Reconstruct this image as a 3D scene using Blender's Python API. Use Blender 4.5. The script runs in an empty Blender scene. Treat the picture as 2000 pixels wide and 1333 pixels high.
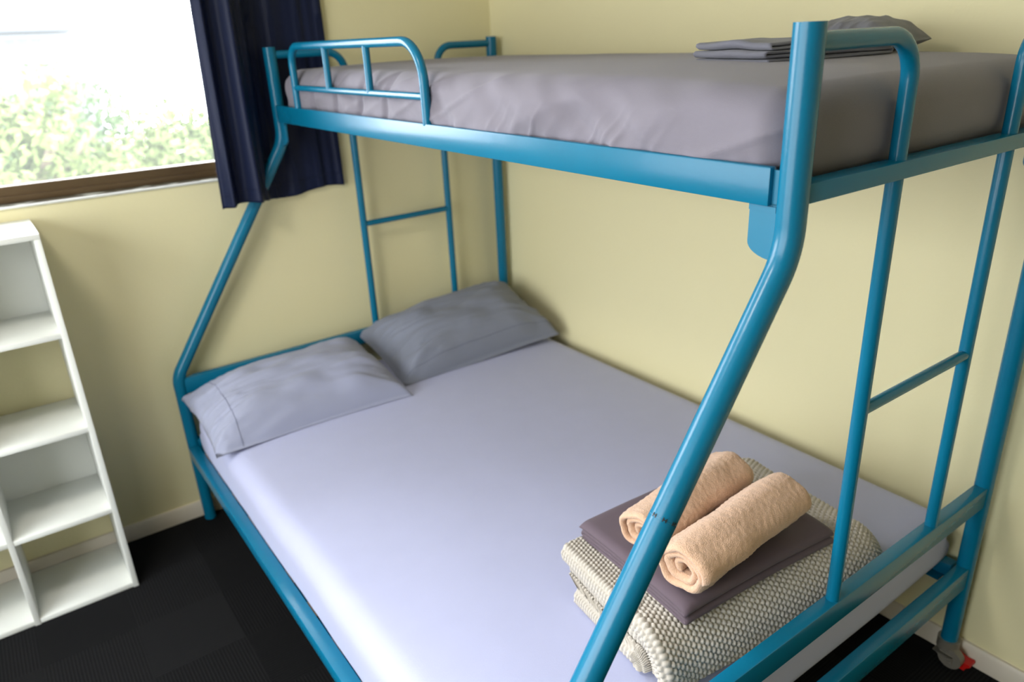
import bpy, math, random
import numpy as np
from mathutils import Vector, Matrix

S = bpy.context.scene
COL = S.collection

# ------------------------------------------------------------------ camera
CAM_LOC = Vector((-1.81755, -2.64561, 1.56784))
R_ = Vector((0.80858878, -0.58634704, -0.04879901))
U_ = Vector((0.25152006, 0.26948862, 0.92957708))
D_ = Vector((0.53190399, 0.76391952, -0.36538351))
cam = bpy.data.cameras.new('camera')
cam_ob = bpy.data.objects.new('camera', cam)
COL.objects.link(cam_ob)
M3 = Matrix((R_, U_, -D_)).transposed()
cam_ob.matrix_world = Matrix.Translation(CAM_LOC) @ M3.to_4x4()
cam.sensor_width = 36.0
cam.lens = 1459.66 / 2000.0 * 36.0
cam.clip_start = 0.05
cam.dof.use_dof = True
cam.dof.focus_distance = 1.25
cam.dof.aperture_fstop = 3.3
S.camera = cam_ob

# ------------------------------------------------------------------ world, daylight, exposure
S.view_settings.view_transform = 'Standard'
S.view_settings.look = 'None'
S.view_settings.gamma = 1.0
S.view_settings.use_curve_mapping = False
S.view_settings.exposure = 0.22
w = bpy.data.worlds.new('overcast_sky'); S.world = w
w.use_nodes = True
wn = w.node_tree
wbg = wn.nodes['Background']
wtc = wn.nodes.new('ShaderNodeTexCoord')
wsp = wn.nodes.new('ShaderNodeSeparateXYZ')
wrp = wn.nodes.new('ShaderNodeValToRGB')
wrp.color_ramp.elements[0].position = 0.48; wrp.color_ramp.elements[0].color = (0.52, 0.54, 0.56, 1)
wrp.color_ramp.elements[1].position = 0.85; wrp.color_ramp.elements[1].color = (0.88, 0.93, 1.0, 1)
wmp = wn.nodes.new('ShaderNodeMapRange')
wmp.inputs[1].default_value = -1; wmp.inputs[2].default_value = 1
wn.links.new(wtc.outputs['Generated'], wsp.inputs[0])
wn.links.new(wsp.outputs[2], wmp.inputs[0])
wn.links.new(wmp.outputs[0], wrp.inputs[0])
wn.links.new(wrp.outputs[0], wbg.inputs[0])
wbg.inputs[1].default_value = 24.0

# window opening (x0, x1, z0, z1) in the y = 0 wall
WX0, WX1, WZ0, WZ1 = -3.15, -1.075, 1.205, 2.2
# window added as fill light, in the x = RX0 wall (y0, y1, z0, z1), outside the frame
VY0, VY1, VZ0, VZ1 = -2.9, -.45, .70, 2.15
RX0, RY0, H = -3.25, -5.4, 2.42
TH = 0.12
pl = bpy.data.lights.new('window_portal', 'AREA')
pl.shape = 'RECTANGLE'; pl.size = WX1 - WX0; pl.size_y = WZ1 - WZ0
pl.cycles.is_portal = True
po = bpy.data.objects.new('window_portal', pl)
po.location = ((WX0 + WX1) / 2, 0.11, (WZ0 + WZ1) / 2)
po.rotation_euler = (math.radians(-90), 0, 0)
COL.objects.link(po)
pl2 = bpy.data.lights.new('window_portal', 'AREA')  # portal of the added fill window
pl2.shape = 'RECTANGLE'; pl2.size = VZ1 - VZ0; pl2.size_y = VY1 - VY0
pl2.cycles.is_portal = True
po2 = bpy.data.objects.new('window_portal', pl2)
po2.location = (RX0 - .11, (VY0 + VY1) / 2, (VZ0 + VZ1) / 2)
po2.rotation_euler = (0, math.radians(-90), 0)
COL.objects.link(po2)
# ------------------------------------------------------------------ helpers
def tag(o, label=None, cat=None, group=None, kind=None):
    if label: o['label'] = label
    if cat: o['category'] = cat
    if group: o['group'] = group
    if kind: o['kind'] = kind
    return o

def empty(name, loc=(0, 0, 0), mat=None):
    o = bpy.data.objects.new(name, None)
    o.empty_display_size = 0.05
    if mat is not None: o.matrix_world = mat
    else: o.location = loc
    COL.objects.link(o)
    return o

def mesh_obj(name, V, F, mat, parent=None, smooth=True, matrix=None, sharp=None):
    me = bpy.data.meshes.new(name)
    V = np.asarray(V, dtype=np.float32)
    if isinstance(F, np.ndarray) and F.ndim == 2:
        n, k = F.shape
        me.vertices.add(len(V)); me.vertices.foreach_set('co', V.ravel())
        me.loops.add(n * k); me.loops.foreach_set('vertex_index', F.astype(np.int32).ravel())
        me.polygons.add(n)
        me.polygons.foreach_set('loop_start', np.arange(0, n * k, k, dtype=np.int32))
        me.polygons.foreach_set('loop_total', np.full(n, k, dtype=np.int32))
        me.update(calc_edges=True)
    else:
        me.from_pydata([tuple(map(float, v)) for v in V], [], [tuple(int(i) for i in f) for f in F])
    me.validate()
    me.update()
    if smooth:
        me.polygons.foreach_set('use_smooth', np.ones(len(me.polygons), dtype=bool))
        if sharp: me.set_sharp_from_angle(angle=math.radians(sharp))
    if mat: me.materials.append(mat)
    o = bpy.data.objects.new(name, me)
    if matrix is not None: o.matrix_world = matrix
    COL.objects.link(o)
    if parent is not None: o.parent = parent
    return o

class MB:
    """collects shapes that make up ONE part"""
    def __init__(self): self.V = []; self.F = []
    def add(self, V, F):
        b = len(self.V)
        self.V += [tuple(v) for v in V]
        self.F += [tuple(int(i) + b for i in f) for f in F]
        return self
    def box(self, x0, x1, y0, y1, z0, z1, bev=0.0):
        x0, x1 = min(x0, x1), max(x0, x1); y0, y1 = min(y0, y1), max(y0, y1); z0, z1 = min(z0, z1), max(z0, z1)
        if bev <= 0:
            V = [(x, y, z) for z in (z0, z1) for y in (y0, y1) for x in (x0, x1)]
            F = [(0, 2, 3, 1), (4, 5, 7, 6), (0, 1, 5, 4), (2, 6, 7, 3), (0, 4, 6, 2), (1, 3, 7, 5)]
            return self.add(V, F)
        import bmesh
        bm = bmesh.new()
        bmesh.ops.create_cube(bm, size=1.0, matrix=Matrix.Translation(((x0+x1)/2, (y0+y1)/2, (z0+z1)/2)) @ Matrix.Diagonal((x1-x0, y1-y0, z1-z0, 1)))
        bmesh.ops.bevel(bm, geom=bm.edges[:], offset=bev, segments=2, affect='EDGES', profile=0.5)
        bm.verts.index_update()
        V = [tuple(v.co) for v in bm.verts]; F = [[v.index for v in f.verts] for f in bm.faces]
        bm.free()
        return self.add(V, F)
    def tube(self, pts, r, fillet=0.0, seg=20, caps=True, fseg=8):
        P = [Vector(p) for p in pts]
        if not isinstance(fillet, (list, tuple)): fillet = [fillet] * len(P)
        path = [P[0]]
        for i in range(1, len(P) - 1):
            a = (P[i-1] - P[i]); b = (P[i+1] - P[i])
            f = fillet[i]
            if f <= 0: path.append(P[i]); continue
            ang = a.angle(b); d = min(f / math.tan(ang / 2), a.length * .49, b.length * .49)
            p0 = P[i] + a.normalized() * d; p1 = P[i] + b.normalized() * d
            rr = d * math.tan(ang / 2)
            c = P[i] + (a.normalized() + b.normalized()).normalized() * (rr / math.sin(ang / 2))
            v0 = p0 - c; v1 = p1 - c; th = v0.angle(v1)
            for k in range(fseg + 1):
                t = k / fseg
                path.append(c + (v0 * math.sin((1 - t) * th) + v1 * math.sin(t * th)) / math.sin(th))
        path.append(P[-1])
        n = len(path)
        T = [(path[min(i+1, n-1)] - path[max(i-1, 0)]).normalized() for i in range(n)]
        ref = Vector((0, 1, 0)) if abs(T[0].y) < .9 else Vector((1, 0, 0))
        V = []; F = []
        for i in range(n):
            u = ref - T[i] * ref.dot(T[i]); u.normalize(); ref = u
            v = T[i].cross(u)
            for k in range(seg):
                a = 2 * math.pi * k / seg
                V.append(path[i] + (u * math.cos(a) + v * math.sin(a)) * r)
        for i in range(n - 1):
            for k in range(seg):
                k2 = (k + 1) % seg
                F.append((i*seg+k, i*seg+k2, (i+1)*seg+k2, (i+1)*seg+k))
        if caps:
            F.append(tuple(range(seg))[::-1]); F.append(tuple((n-1)*seg + k for k in range(seg)))
        return self.add(V, F)
    def prism(self, poly, axis, a0, a1):
        """poly: 2D outline, extruded along axis from a0 to a1"""
        n = len(poly); V = []
        for a in (a0, a1):
            for (p, q) in poly:
                V.append({'x': (a, p, q), 'y': (p, a, q), 'z': (p, q, a)}[axis])
        F = [tuple(range(n))[::-1], tuple(range(n, 2*n))]
        for k in range(n):
            k2 = (k+1) % n; F.append((k, k2, n+k2, n+k))
        return self.add(V, F)
    def build(self, name, mat, parent=None, sharp=40, matrix=None):
        return mesh_obj(name, self.V, self.F, mat, parent, smooth=True, sharp=sharp, matrix=matrix)

def vnoise(P, seed=0):
    """numpy value noise, P (...,3)"""
    P = np.asarray(P, dtype=np.float64)
    I = np.floor(P).astype(np.int64); f = P - I; f = f * f * (3 - 2 * f)
    def h(ix, iy, iz):
        n = (ix * 374761393 + iy * 668265263 + iz * 2147483647 + seed * 1274126177) & 0x7fffffff
        n = ((n ^ (n >> 13)) * 1274126177) & 0x7fffffff
        n = (n ^ (n >> 16)) & 0xffff
        return n / 32767.5 - 1
    r = 0
    for dx in (0, 1):
        for dy in (0, 1):
            for dz in (0, 1):
                wgt = (f[..., 0] if dx else 1-f[..., 0]) * (f[..., 1] if dy else 1-f[..., 1]) * (f[..., 2] if dz else 1-f[..., 2])
                r = r + wgt * h(I[..., 0]+dx, I[..., 1]+dy, I[..., 2]+dz)
    return r

def grid_faces(nu, nv, flip=False, wrap_u=False):
    iu = np.arange(nu if wrap_u else nu - 1)[:, None]; iv = np.arange(nv - 1)[None, :]
    a = iu * nv + iv; b = ((iu + 1) % nu) * nv + iv
    F = np.stack([a, b, b + 1, a + 1], -1).reshape(-1, 4)
    return F[:, ::-1] if flip else F

# ------------------------------------------------------------------ materials
def nodes_of(name):
    m = bpy.data.materials.new(name); m.use_nodes = True
    return m, m.node_tree, m.node_tree.nodes['Principled BSDF']

def mat(name, col, rough=.5, metal=0.0, bump=0.0, bscale=200, var=0.0, vscale=6, sheen=0.0, spec=.5, coat=0.0, detail=3, trans=0.0):
    m, t, b = nodes_of(name)
    b.inputs['Base Color'].default_value = (*col, 1)
    b.inputs['Roughness'].default_value = rough
    b.inputs['Metallic'].default_value = metal
    b.inputs['Specular IOR Level'].default_value = spec
    b.inputs['Sheen Weight'].default_value = sheen
    b.inputs['Coat Weight'].default_value = coat
    b.inputs['Transmission Weight'].default_value = trans
    tc = t.nodes.new('ShaderNodeTexCoord')
    if var > 0:
        n = t.nodes.new('ShaderNodeTexNoise'); n.inputs['Scale'].default_value = vscale; n.inputs['Detail'].default_value = 4
        t.links.new(tc.outputs['Object'], n.inputs['Vector'])
        mx = t.nodes.new('ShaderNodeMix'); mx.data_type = 'RGBA'
        mx.inputs[6].default_value = (*[c * (1 - var) for c in col], 1)
        mx.inputs[7].default_value = (*[min(1, c * (1 + var)) for c in col], 1)
        t.links.new(n.outputs['Fac'], mx.inputs[0]); t.links.new(mx.outputs[2], b.inputs['Base Color'])
    if bump > 0:
        n2 = t.nodes.new('ShaderNodeTexNoise'); n2.inputs['Scale'].default_value = bscale; n2.inputs['Detail'].default_value = detail
        t.links.new(tc.outputs['Object'], n2.inputs['Vector'])
        bp = t.nodes.new('ShaderNodeBump'); bp.inputs['Strength'].default_value = bump; bp.inputs['Distance'].default_value = 0.002
        t.links.new(n2.outputs['Fac'], bp.inputs['Height']); t.links.new(bp.outputs[0], b.inputs['Normal'])
    return m

WALL = mat('cream_wall_paint', (0.76, 0.695, 0.43), .6, bump=.25, bscale=90, var=.015, vscale=3, spec=.35)
CEIL = mat('white_ceiling_paint', (0.70, 0.69, 0.66), .8)
BASEB = mat('baseboard_paint', (0.62, 0.56, 0.47), .45, var=.04)
STEEL = mat('teal_powder_coated_steel', (0.0015, 0.140, 0.255), .27, bump=.08, bscale=160, var=.06, vscale=12, spec=.32, coat=.04)
STEEL_D = mat('steel_bracket_paint', (0.004, 0.145, 0.255), .38, bump=.1, bscale=120, spec=.5)
SHEET_L = mat('grey_lavender_sheet', (0.405, 0.42, 0.60), .85, bump=.25, bscale=900, var=.03, vscale=14, sheen=.15)
SHEET_U = mat('warm_grey_sheet', (0.165, 0.150, 0.185), .82, bump=.25, bscale=900, var=.03, vscale=10, sheen=.15)
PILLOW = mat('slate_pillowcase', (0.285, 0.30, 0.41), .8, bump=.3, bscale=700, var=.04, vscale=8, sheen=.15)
PILLOW_B = mat('shaded_slate_pillowcase', (0.19, 0.205, 0.265), .8, bump=.3, bscale=700, var=.04, vscale=8, sheen=.1)  # same case as PILLOW, with the corner's shade put into the colour
PILLOW_D = mat('dark_slate_cloth', (0.135, 0.135, 0.165), .8, bump=.3, bscale=700, var=.05, vscale=8, sheen=.1)
STITCH = mat('stitch_thread', (0.12, 0.13, 0.19), .8)
CURT = mat('navy_curtain_cloth', (0.0045, 0.009, 0.036), .5, bump=.15, bscale=500, spec=.22)
TOWEL = mat('beige_terry_cloth', (0.64, 0.41, 0.275), .95, bump=1.0, bscale=420, var=.10, vscale=150, sheen=.35, spec=.1, detail=2)
BLANK = mat('oatmeal_waffle_knit', (0.53, 0.485, 0.425), .95, bump=.5, bscale=900, var=.08, vscale=60, sheen=.2, spec=.1)
PURPLE = mat('aubergine_cotton', (0.098, 0.068, 0.088), .8, bump=.2, bscale=900, sheen=.1)
SHELFW = mat('white_melamine', (0.76, 0.77, 0.73), .42, var=.01, spec=.4)
BROWN = mat('brown_anodised_aluminium', (0.13, 0.085, 0.045), .38, metal=.35, var=.12, vscale=9)
WOOD = mat('pine_slat_wood', (0.42, 0.27, 0.12), .6, var=.15, vscale=10)
BLACKP = mat('black_plastic', (0.012, 0.012, 0.013), .5)
INK = mat('black_mark_ink', (0.01, 0.01, 0.012), .5)
INKW = mat('pale_mark_edge', (0.35, 0.45, 0.5), .5)
GREYP = mat('grey_caster_metal', (0.30, 0.28, 0.24), .4, metal=.6)
RUBBER = mat('smoky_caster_wheel', (0.17, 0.155, 0.13), .45)
REDP = mat('red_brake_plastic', (0.5, 0.008, 0.006), .4)

# sill: weathered white paint with bare grimy patches
m, t, b = nodes_of('weathered_sill_paint'); SILL = m
tc = t.nodes.new('ShaderNodeTexCoord'); n = t.nodes.new('ShaderNodeTexNoise'); n.inputs['Scale'].default_value = 14; n.inputs['Detail'].default_value = 6
t.links.new(tc.outputs['Object'], n.inputs['Vector'])
r = t.nodes.new('ShaderNodeValToRGB'); r.color_ramp.elements[0].position = .50; r.color_ramp.elements[0].color = (.075, .062, .035, 1)
r.color_ramp.elements[1].position = .62; r.color_ramp.elements[1].color = (.45, .46, .41, 1)
t.links.new(n.outputs['Fac'], r.inputs[0]); t.links.new(r.outputs[0], b.inputs['Base Color']); b.inputs['Roughness'].default_value = .6

# glass pane: clear, with a faint translucent film imitating glare haze
m = bpy.data.materials.new('window_glass'); m.use_nodes = True; GLASS = m
t = m.node_tree; t.nodes.clear()
out = t.nodes.new('ShaderNodeOutputMaterial'); tr = t.nodes.new('ShaderNodeBsdfTransparent'); gl = t.nodes.new('ShaderNodeBsdfGlossy')
gl.inputs['Roughness'].default_value = .03; fr = t.nodes.new('ShaderNodeFresnel'); fr.inputs[0].default_value = 1.45
mx = t.nodes.new('ShaderNodeMixShader'); tl = t.nodes.new('ShaderNodeBsdfTranslucent'); tl.inputs[0].default_value = (.9, .92, .92, 1)
mx2 = t.nodes.new('ShaderNodeMixShader'); mx2.inputs[0].default_value = .025
t.links.new(fr.outputs[0], mx.inputs[0]); t.links.new(tr.outputs[0], mx.inputs[1]); t.links.new(gl.outputs[0], mx.inputs[2])
t.links.new(mx.outputs[0], mx2.inputs[1]); t.links.new(tl.outputs[0], mx2.inputs[2]); t.links.new(mx2.outputs[0], out.inputs[0])

# tinted pane that dims the fill light of the added window
TGLASS = bpy.data.materials.new('tinted_glass'); TGLASS.use_nodes = True
t = TGLASS.node_tree; t.nodes.clear()
out = t.nodes.new('ShaderNodeOutputMaterial'); tr = t.nodes.new('ShaderNodeBsdfTransparent'); tr.inputs[0].default_value = (.70, .70, .69, 1)
t.links.new(tr.outputs[0], out.inputs[0])

# carpet tiles: near-black, ribbed, quarter-turned in a checkerboard
m, t, b = nodes_of('ribbed_carpet_tiles'); CARPET = m
tc = t.nodes.new('ShaderNodeTexCoord')
def mth(op, a, bb=None):
    x = t.nodes.new('ShaderNodeMath'); x.operation = op
    for i, q in enumerate((a, bb)):
        if q is None: continue
        if isinstance(q, (int, float)): x.inputs[i].default_value = q
        else: t.links.new(q, x.inputs[i])
    return x.outputs[0]
rotn = t.nodes.new('ShaderNodeMapping'); t.links.new(tc.outputs['Object'], rotn.inputs[0]); rotn.inputs['Rotation'].default_value = (0, 0, 0)
sp = t.nodes.new('ShaderNodeSeparateXYZ'); t.links.new(rotn.outputs[0], sp.inputs[0])
X, Y = sp.outputs[0], sp.outputs[1]
cx = mth('FLOOR', mth('DIVIDE', X, .25)); cy = mth('FLOOR', mth('DIVIDE', Y, .25))
ck = mth('MODULO', mth('ABSOLUTE', mth('ADD', cx, cy)), 2)
sx = mth('SINE', mth('MULTIPLY', X, 2 * math.pi / .009)); sy = mth('SINE', mth('MULTIPLY', Y, 2 * math.pi / .009))
rib = mth('ADD', mth('MULTIPLY', sx, ck), mth('MULTIPLY', sy, mth('SUBTRACT', 1, ck)))
nz = t.nodes.new('ShaderNodeTexNoise'); nz.inputs['Scale'].default_value = 350; t.links.new(tc.outputs['Object'], nz.inputs['Vector'])
wv = t.nodes.new('ShaderNodeTexWhiteNoise'); wv.noise_dimensions = '2D'
cmb = t.nodes.new('ShaderNodeCombineXYZ'); t.links.new(cx, cmb.inputs[0]); t.links.new(cy, cmb.inputs[1]); t.links.new(cmb.outputs[0], wv.inputs['Vector'])
rr = mth('ADD', mth('MULTIPLY', rib, .22), mth('ADD', mth('MULTIPLY', nz.outputs['Fac'], .45), mth('MULTIPLY', wv.outputs['Value'], .4)))
cr = t.nodes.new('ShaderNodeValToRGB'); cr.color_ramp.elements[0].position = .1; cr.color_ramp.elements[0].color = (.0025, .0025, .003, 1)
cr.color_ramp.elements[1].position = .9; cr.color_ramp.elements[1].color = (.012, .012, .013, 1)
t.links.new(rr, cr.inputs[0]); t.links.new(cr.outputs[0], b.inputs['Base Color'])
b.inputs['Roughness'].default_value = .95; b.inputs['Specular IOR Level'].default_value = .15
bp = t.nodes.new('ShaderNodeBump'); bp.inputs['Strength'].default_value = .6; bp.inputs['Distance'].default_value = .002
t.links.new(rr, bp.inputs['Height']); t.links.new(bp.outputs[0], b.inputs['Normal'])

# ------------------------------------------------------------------ room shell
def struct(o): o['kind'] = 'structure'; return o
mb = MB(); mb.box(RX0 - TH, TH, RY0 - TH, TH, -.1, 0); struct(mb.build('floor', CARPET))
mb = MB(); mb.box(RX0 - TH, TH, RY0 - TH, TH, H, H + .1); struct(mb.build('ceiling', CEIL))
mb = MB()
mb.box(RX0 - TH, WX0, 0, TH, 0, H); mb.box(WX1, TH, 0, TH, 0, H)
mb.box(WX0, WX1, 0, TH, 0, WZ0); mb.box(WX0, WX1, 0, TH, WZ1, H)
struct(mb.build('wall_back', WALL))
mb = MB(); mb.box(0, TH, RY0 - TH, 0, 0, H); struct(mb.build('wall_right', WALL))
mb = MB(); mb.box(RX0 - TH, RX0, RY0 - TH, VY0, 0, H); mb.box(RX0 - TH, RX0, VY1, 0, 0, H)
mb.box(RX0 - TH, RX0, VY0, VY1, 0, VZ0); mb.box(RX0 - TH, RX0, VY0, VY1, VZ1, H); struct(mb.build('wall_left', WALL))
mb = MB(); mb.box(RX0, 0, RY0 - TH, RY0, 0, H); struct(mb.build('wall_front', WALL))
BBH = .058
mb = MB(); mb.prism([(-.014, 0), (0, 0), (0, BBH), (-.008, BBH), (-.014, BBH - .008)], 'x', RX0, 0); struct(mb.build('baseboard_back', BASEB))
mb = MB(); mb.prism([(-.014, 0), (0, 0), (0, BBH), (-.008, BBH), (-.014, BBH - .008)], 'y', RY0, -.014); struct(mb.build('baseboard_right', BASEB))

# added fill lamp over the free side of the room (outside the frame)
lamp = empty('added_fill_lamp', (-2.2, -1.3, H)); tag(lamp, 'round white flush fill lamp, added out of view, over the open floor', 'lamp')
mb = MB(); mb.tube([(0, 0, -.001), (0, 0, -.035)], .20, seg=40); mb.build('fill_lamp_housing', CEIL, lamp)
cl = bpy.data.lights.new('fill_lamp_light', 'AREA')
cl.shape = 'DISK'; cl.size = 0.36; cl.energy = 14.0; cl.color = (1.0, 0.95, 0.86)
co = bpy.data.objects.new('fill_lamp_light', cl); co.location = (0, 0, -.037); COL.objects.link(co); co.parent = lamp

# window
win = empty('window_1', ((WX0 + WX1) / 2, .05, WZ0)); struct(win)
wi = Matrix.Translation(-win.location)
def wp(mb, name, mt): 
    o = mb.build(name, mt, win, matrix=None); o.matrix_parent_inverse = wi; return o
mb = MB()
fw = .049
mb.box(WX0, WX1, .078, .116, WZ0 + .0005, WZ0 + fw, .003)
mb.box(WX0, WX1, .080, .116, WZ1 - fw, WZ1, .003)
mb.box(WX0, WX0 + .04, .080, .116, WZ0 + .006, WZ1, .003)
mb.box(WX1 - .012, WX1, .080, .116, WZ0 + .006, WZ1, .003)
mb.box(-2.26, -2.215, .082, .112, WZ0 + .02, WZ1 - .02, .003)
mb.box(WX0, WX1, .068, .079, WZ0 + .0005, WZ0 + .020, .002)
wp(mb, 'window_frame', BROWN)
mb = MB(); mb.box(WX0 + .03, WX1 - .008, .098, .102, WZ0 + .04, WZ1 - .04); wp(mb, 'pane', GLASS)
mb = MB(); mb.box(WX0, WX1, .0012, .078, WZ0 - .004, WZ0 + .0004); wp(mb, 'window_sill', SILL)
mb = MB(); mb.box(WX0, WX1, -.007, .001, WZ0 - .006, WZ0 + .0006, .0012); wp(mb, 'sill_edge', SHELFW)

win2 = empty('added_fill_window', (RX0 - .05, (VY0 + VY1) / 2, VZ0)); struct(win2)  # added window, an unseen source that brightens the walls
wi2 = Matrix.Translation(-win2.location)
mb = MB(); xa, xb = RX0 - .075, RX0 - .015
mb.box(xa, xb, VY0, VY1, VZ0, VZ0 + .05, .003); mb.box(xa, xb, VY0, VY1, VZ1 - .05, VZ1, .003)
mb.box(xa, xb, VY0, VY0 + .045, VZ0, VZ1, .003); mb.box(xa, xb, VY1 - .045, VY1, VZ0, VZ1, .003)
mb.box(xa, xb, (VY0 + VY1) / 2 - .02, (VY0 + VY1) / 2 + .02, VZ0, VZ1, .003)
o = mb.build('window_frame', BROWN, win2); o.matrix_parent_inverse = wi2
mb = MB(); mb.box(RX0 - .05, RX0 - .046, VY0 + .03, VY1 - .03, VZ0 + .03, VZ1 - .03)
o = mb.build('pane', TGLASS, win2); o.matrix_parent_inverse = wi2

# ------------------------------------------------------------------ outside
GZ = -3.0
GRASS = mat('outdoor_ground', (0.09, 0.10, 0.07), .9, var=.2, vscale=.6)
mb = MB(); mb.box(-14, 16, .2, 40, GZ - .1, GZ); struct(mb.build('ground', GRASS))
LEAF = mat('leaf_yellow_green', (0.085, 0.11, 0.035), .8, spec=.08, var=.35, vscale=3.2)
LEAF2 = mat('leaf_mid_green', (0.055, 0.085, 0.035), .8, spec=.08, var=.35, vscale=3.5)
BARK = mat('bark', (0.12, 0.09, 0.06), .9, bump=.5, bscale=30)
def tree(name, cx, cy, top, rad, nleaf, seed, label, lm, leaf=.055):
    rng = np.random.default_rng(seed)
    root = empty(name, (cx, cy, GZ)); tag(root, label, 'tree', 'trees outside the window')
    # trunk and boughs
    mb = MB(); mb.tube([(0, 0, 0), (.05, .03, 1.2), (0, 0, top - GZ - rad * 1.1)], .11, .3, seg=10)
    cz = top - GZ - rad * .95
    for k in range(6):
        a = k * 1.05 + seed
        mb.tube([(0, 0, cz - rad * .5), (math.cos(a) * rad * .35, math.sin(a) * rad * .35, cz), (math.cos(a) * rad * .7, math.sin(a) * rad * .7, cz + rad * .35)], .035, .2, seg=7)
    mb.build('trunk', BARK, root)
    # leaf clumps
    nc = 60
    d = rng.normal(size=(nc, 3)); d /= np.linalg.norm(d, axis=1)[:, None]
    cc = d * rad * rng.uniform(.45, .95, (nc, 1)) * np.array([1, 1, .85]); cr_ = rad * rng.uniform(.18, .34, nc)
    k = rng.integers(0, nc, nleaf)
    dd = rng.normal(size=(nleaf, 3)); dd /= np.linalg.norm(dd, axis=1)[:, None]
    P = cc[k] + dd * (cr_[k] * rng.uniform(.6, 1.05, nleaf))[:, None] + np.array([0, 0, cz])
    nrm = dd + rng.normal(size=(nleaf, 3)) * .6; nrm /= np.linalg.norm(nrm, axis=1)[:, None]
    tt = np.cross(nrm, rng.normal(size=(nleaf, 3))); tt /= np.linalg.norm(tt, axis=1)[:, None]
    bb = np.cross(nrm, tt); s = leaf * rng.uniform(.6, 1.2, nleaf)[:, None]
    V = np.stack([P - tt * s, P - bb * s * .45 + nrm * s * .1, P + tt * s, P + bb * s * .45 + nrm * s * .1], 1).reshape(-1, 3)
    F = np.arange(nleaf * 4).reshape(-1, 4)
    mesh_obj('foliage', V, F, lm, root, smooth=False)
    return root
tree('tree', -1.50, 5.2, 1.68, 1.00, 9000, 1, 'bushy yellow-green tree crown at the left edge of the window view', LEAF)
tree('tree', .40, 6.6, 1.30, 1.08, 10000, 2, 'low pale green tree crown in the window view beside the curtain', LEAF)
tree('tree', -.55, 9.3, 1.50, 1.40, 11000, 3, 'broad darker green tree crown standing behind and between the nearer two', LEAF2)
# pale house beyond the trees
HW = mat('pale_render', (0.16, 0.165, 0.175), .8)
HT = mat('house_trim_grey', (0.045, 0.05, 0.065), .6)
HG = mat('house_window_glass', (0.03, 0.07, 0.06), .4, spec=.8)
hs = empty('house', (-2.6, 15.5, GZ)); tag(hs, 'pale rendered house with grey trimmed window beyond the trees', 'building')
def hp(mb, name, mt, parent=hs):
    o = mb.build(name, mt, parent)
    par = Matrix.Translation((-hs.location.x, -hs.location.y, -hs.location.z))
    o.matrix_parent_inverse = par; return o
mb = MB(); mb.box(-7, .55, 14.2, 19, GZ, 6); hp(mb, 'wall', HW)
mb = MB(); mb.box(-7.3, .8, 13.9, 19.3, 6, 6.3); hp(mb, 'roof', HT)
mb = MB(); mb.box(-1.5, .22, 14.12, 14.2, 2.62, 4.0); mb.V = list(mb.V); hp(mb, 'window_frame', HT)
mb = MB(); mb.box(-1.42, .14, 14.09, 14.13, 2.72, 3.9); hp(mb, 'window_pane', HG)
mb = MB(); mb.box(-7, .34, 13.5, 14.2, 2.24, 2.30); hp(mb, 'balcony_slab', HT)
for k in range(7):
    mb = MB(); x = -.95 + k * .20; mb.prism([(x, 1.60), (x + .045, 1.60), (x - .03, 2.14), (x - .075, 2.14)], 'y', 13.55, 13.59); hp(mb, 'balcony_baluster', HT)
mb = MB(); mb.box(-2.2, .3, 13.52, 13.62, 2.12, 2.16); hp(mb, 'balcony_rail', HT)

# ------------------------------------------------------------------ bunk bed (local frame tilts a hair: casters at the foot)
def bedmat(loc=(0, 0, 0), rz=0.0):
    base = Matrix.Rotation(.0139, 4, 'X') @ Matrix.Rotation(-.0053, 4, 'Y') @ Matrix.Rotation(-.0017, 4, 'Z')
    return base @ Matrix.Translation(loc) @ Matrix.Rotation(rz, 4, 'Z')
YH, YF = -.050, -2.030
XR, XL, XU = -.0415, -1.410, -.9175
ZT, ZB1, ZB2 = 1.613, 1.317, .5815
X1, X2 = -.6616, -.2896
ZHR, ZS, ZRT, ZRB = .557, .318, 1.4344, 1.3811
bed = empty('bunk_bed', mat=bedmat())
tag(bed, 'teal blue tubular steel bunk bed standing in the corner on a black carpet', 'bunk bed')
def bp_(mb, name, mt=STEEL, parent=None, label=None, sharp=40):
    o = mb.build(name, mt, parent or bed, sharp=sharp)
    if label: o['label'] = label
    return o
RP = .0205
# posts
ZC = .098
posts = {}
mb = MB(); mb.tube([(XR, YH, .004), (XR, YH, ZT)], RP, seg=28); posts['P1'] = bp_(mb, 'post')
mb = MB(); mb.tube([(XR, YF, ZC), (XR, YF, ZT)], RP, seg=28); posts['P4'] = bp_(mb, 'post')
for Y, zb, key, ZB2 in ((YH, .012, 'P2', .5815), (YF, ZC, 'P3', .603)):
    mb = MB(); mb.tube([(XL, Y, zb), (XL, Y, ZB2), (XU, Y, ZB1), (XU, Y, ZT)], RP, [0, .10, .13, 0], seg=32, fseg=12)
    posts[key] = bp_(mb, 'post', label=('slanted post at the foot end with a sleeve joint and small black marks' if key == 'P3' else None))
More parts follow.
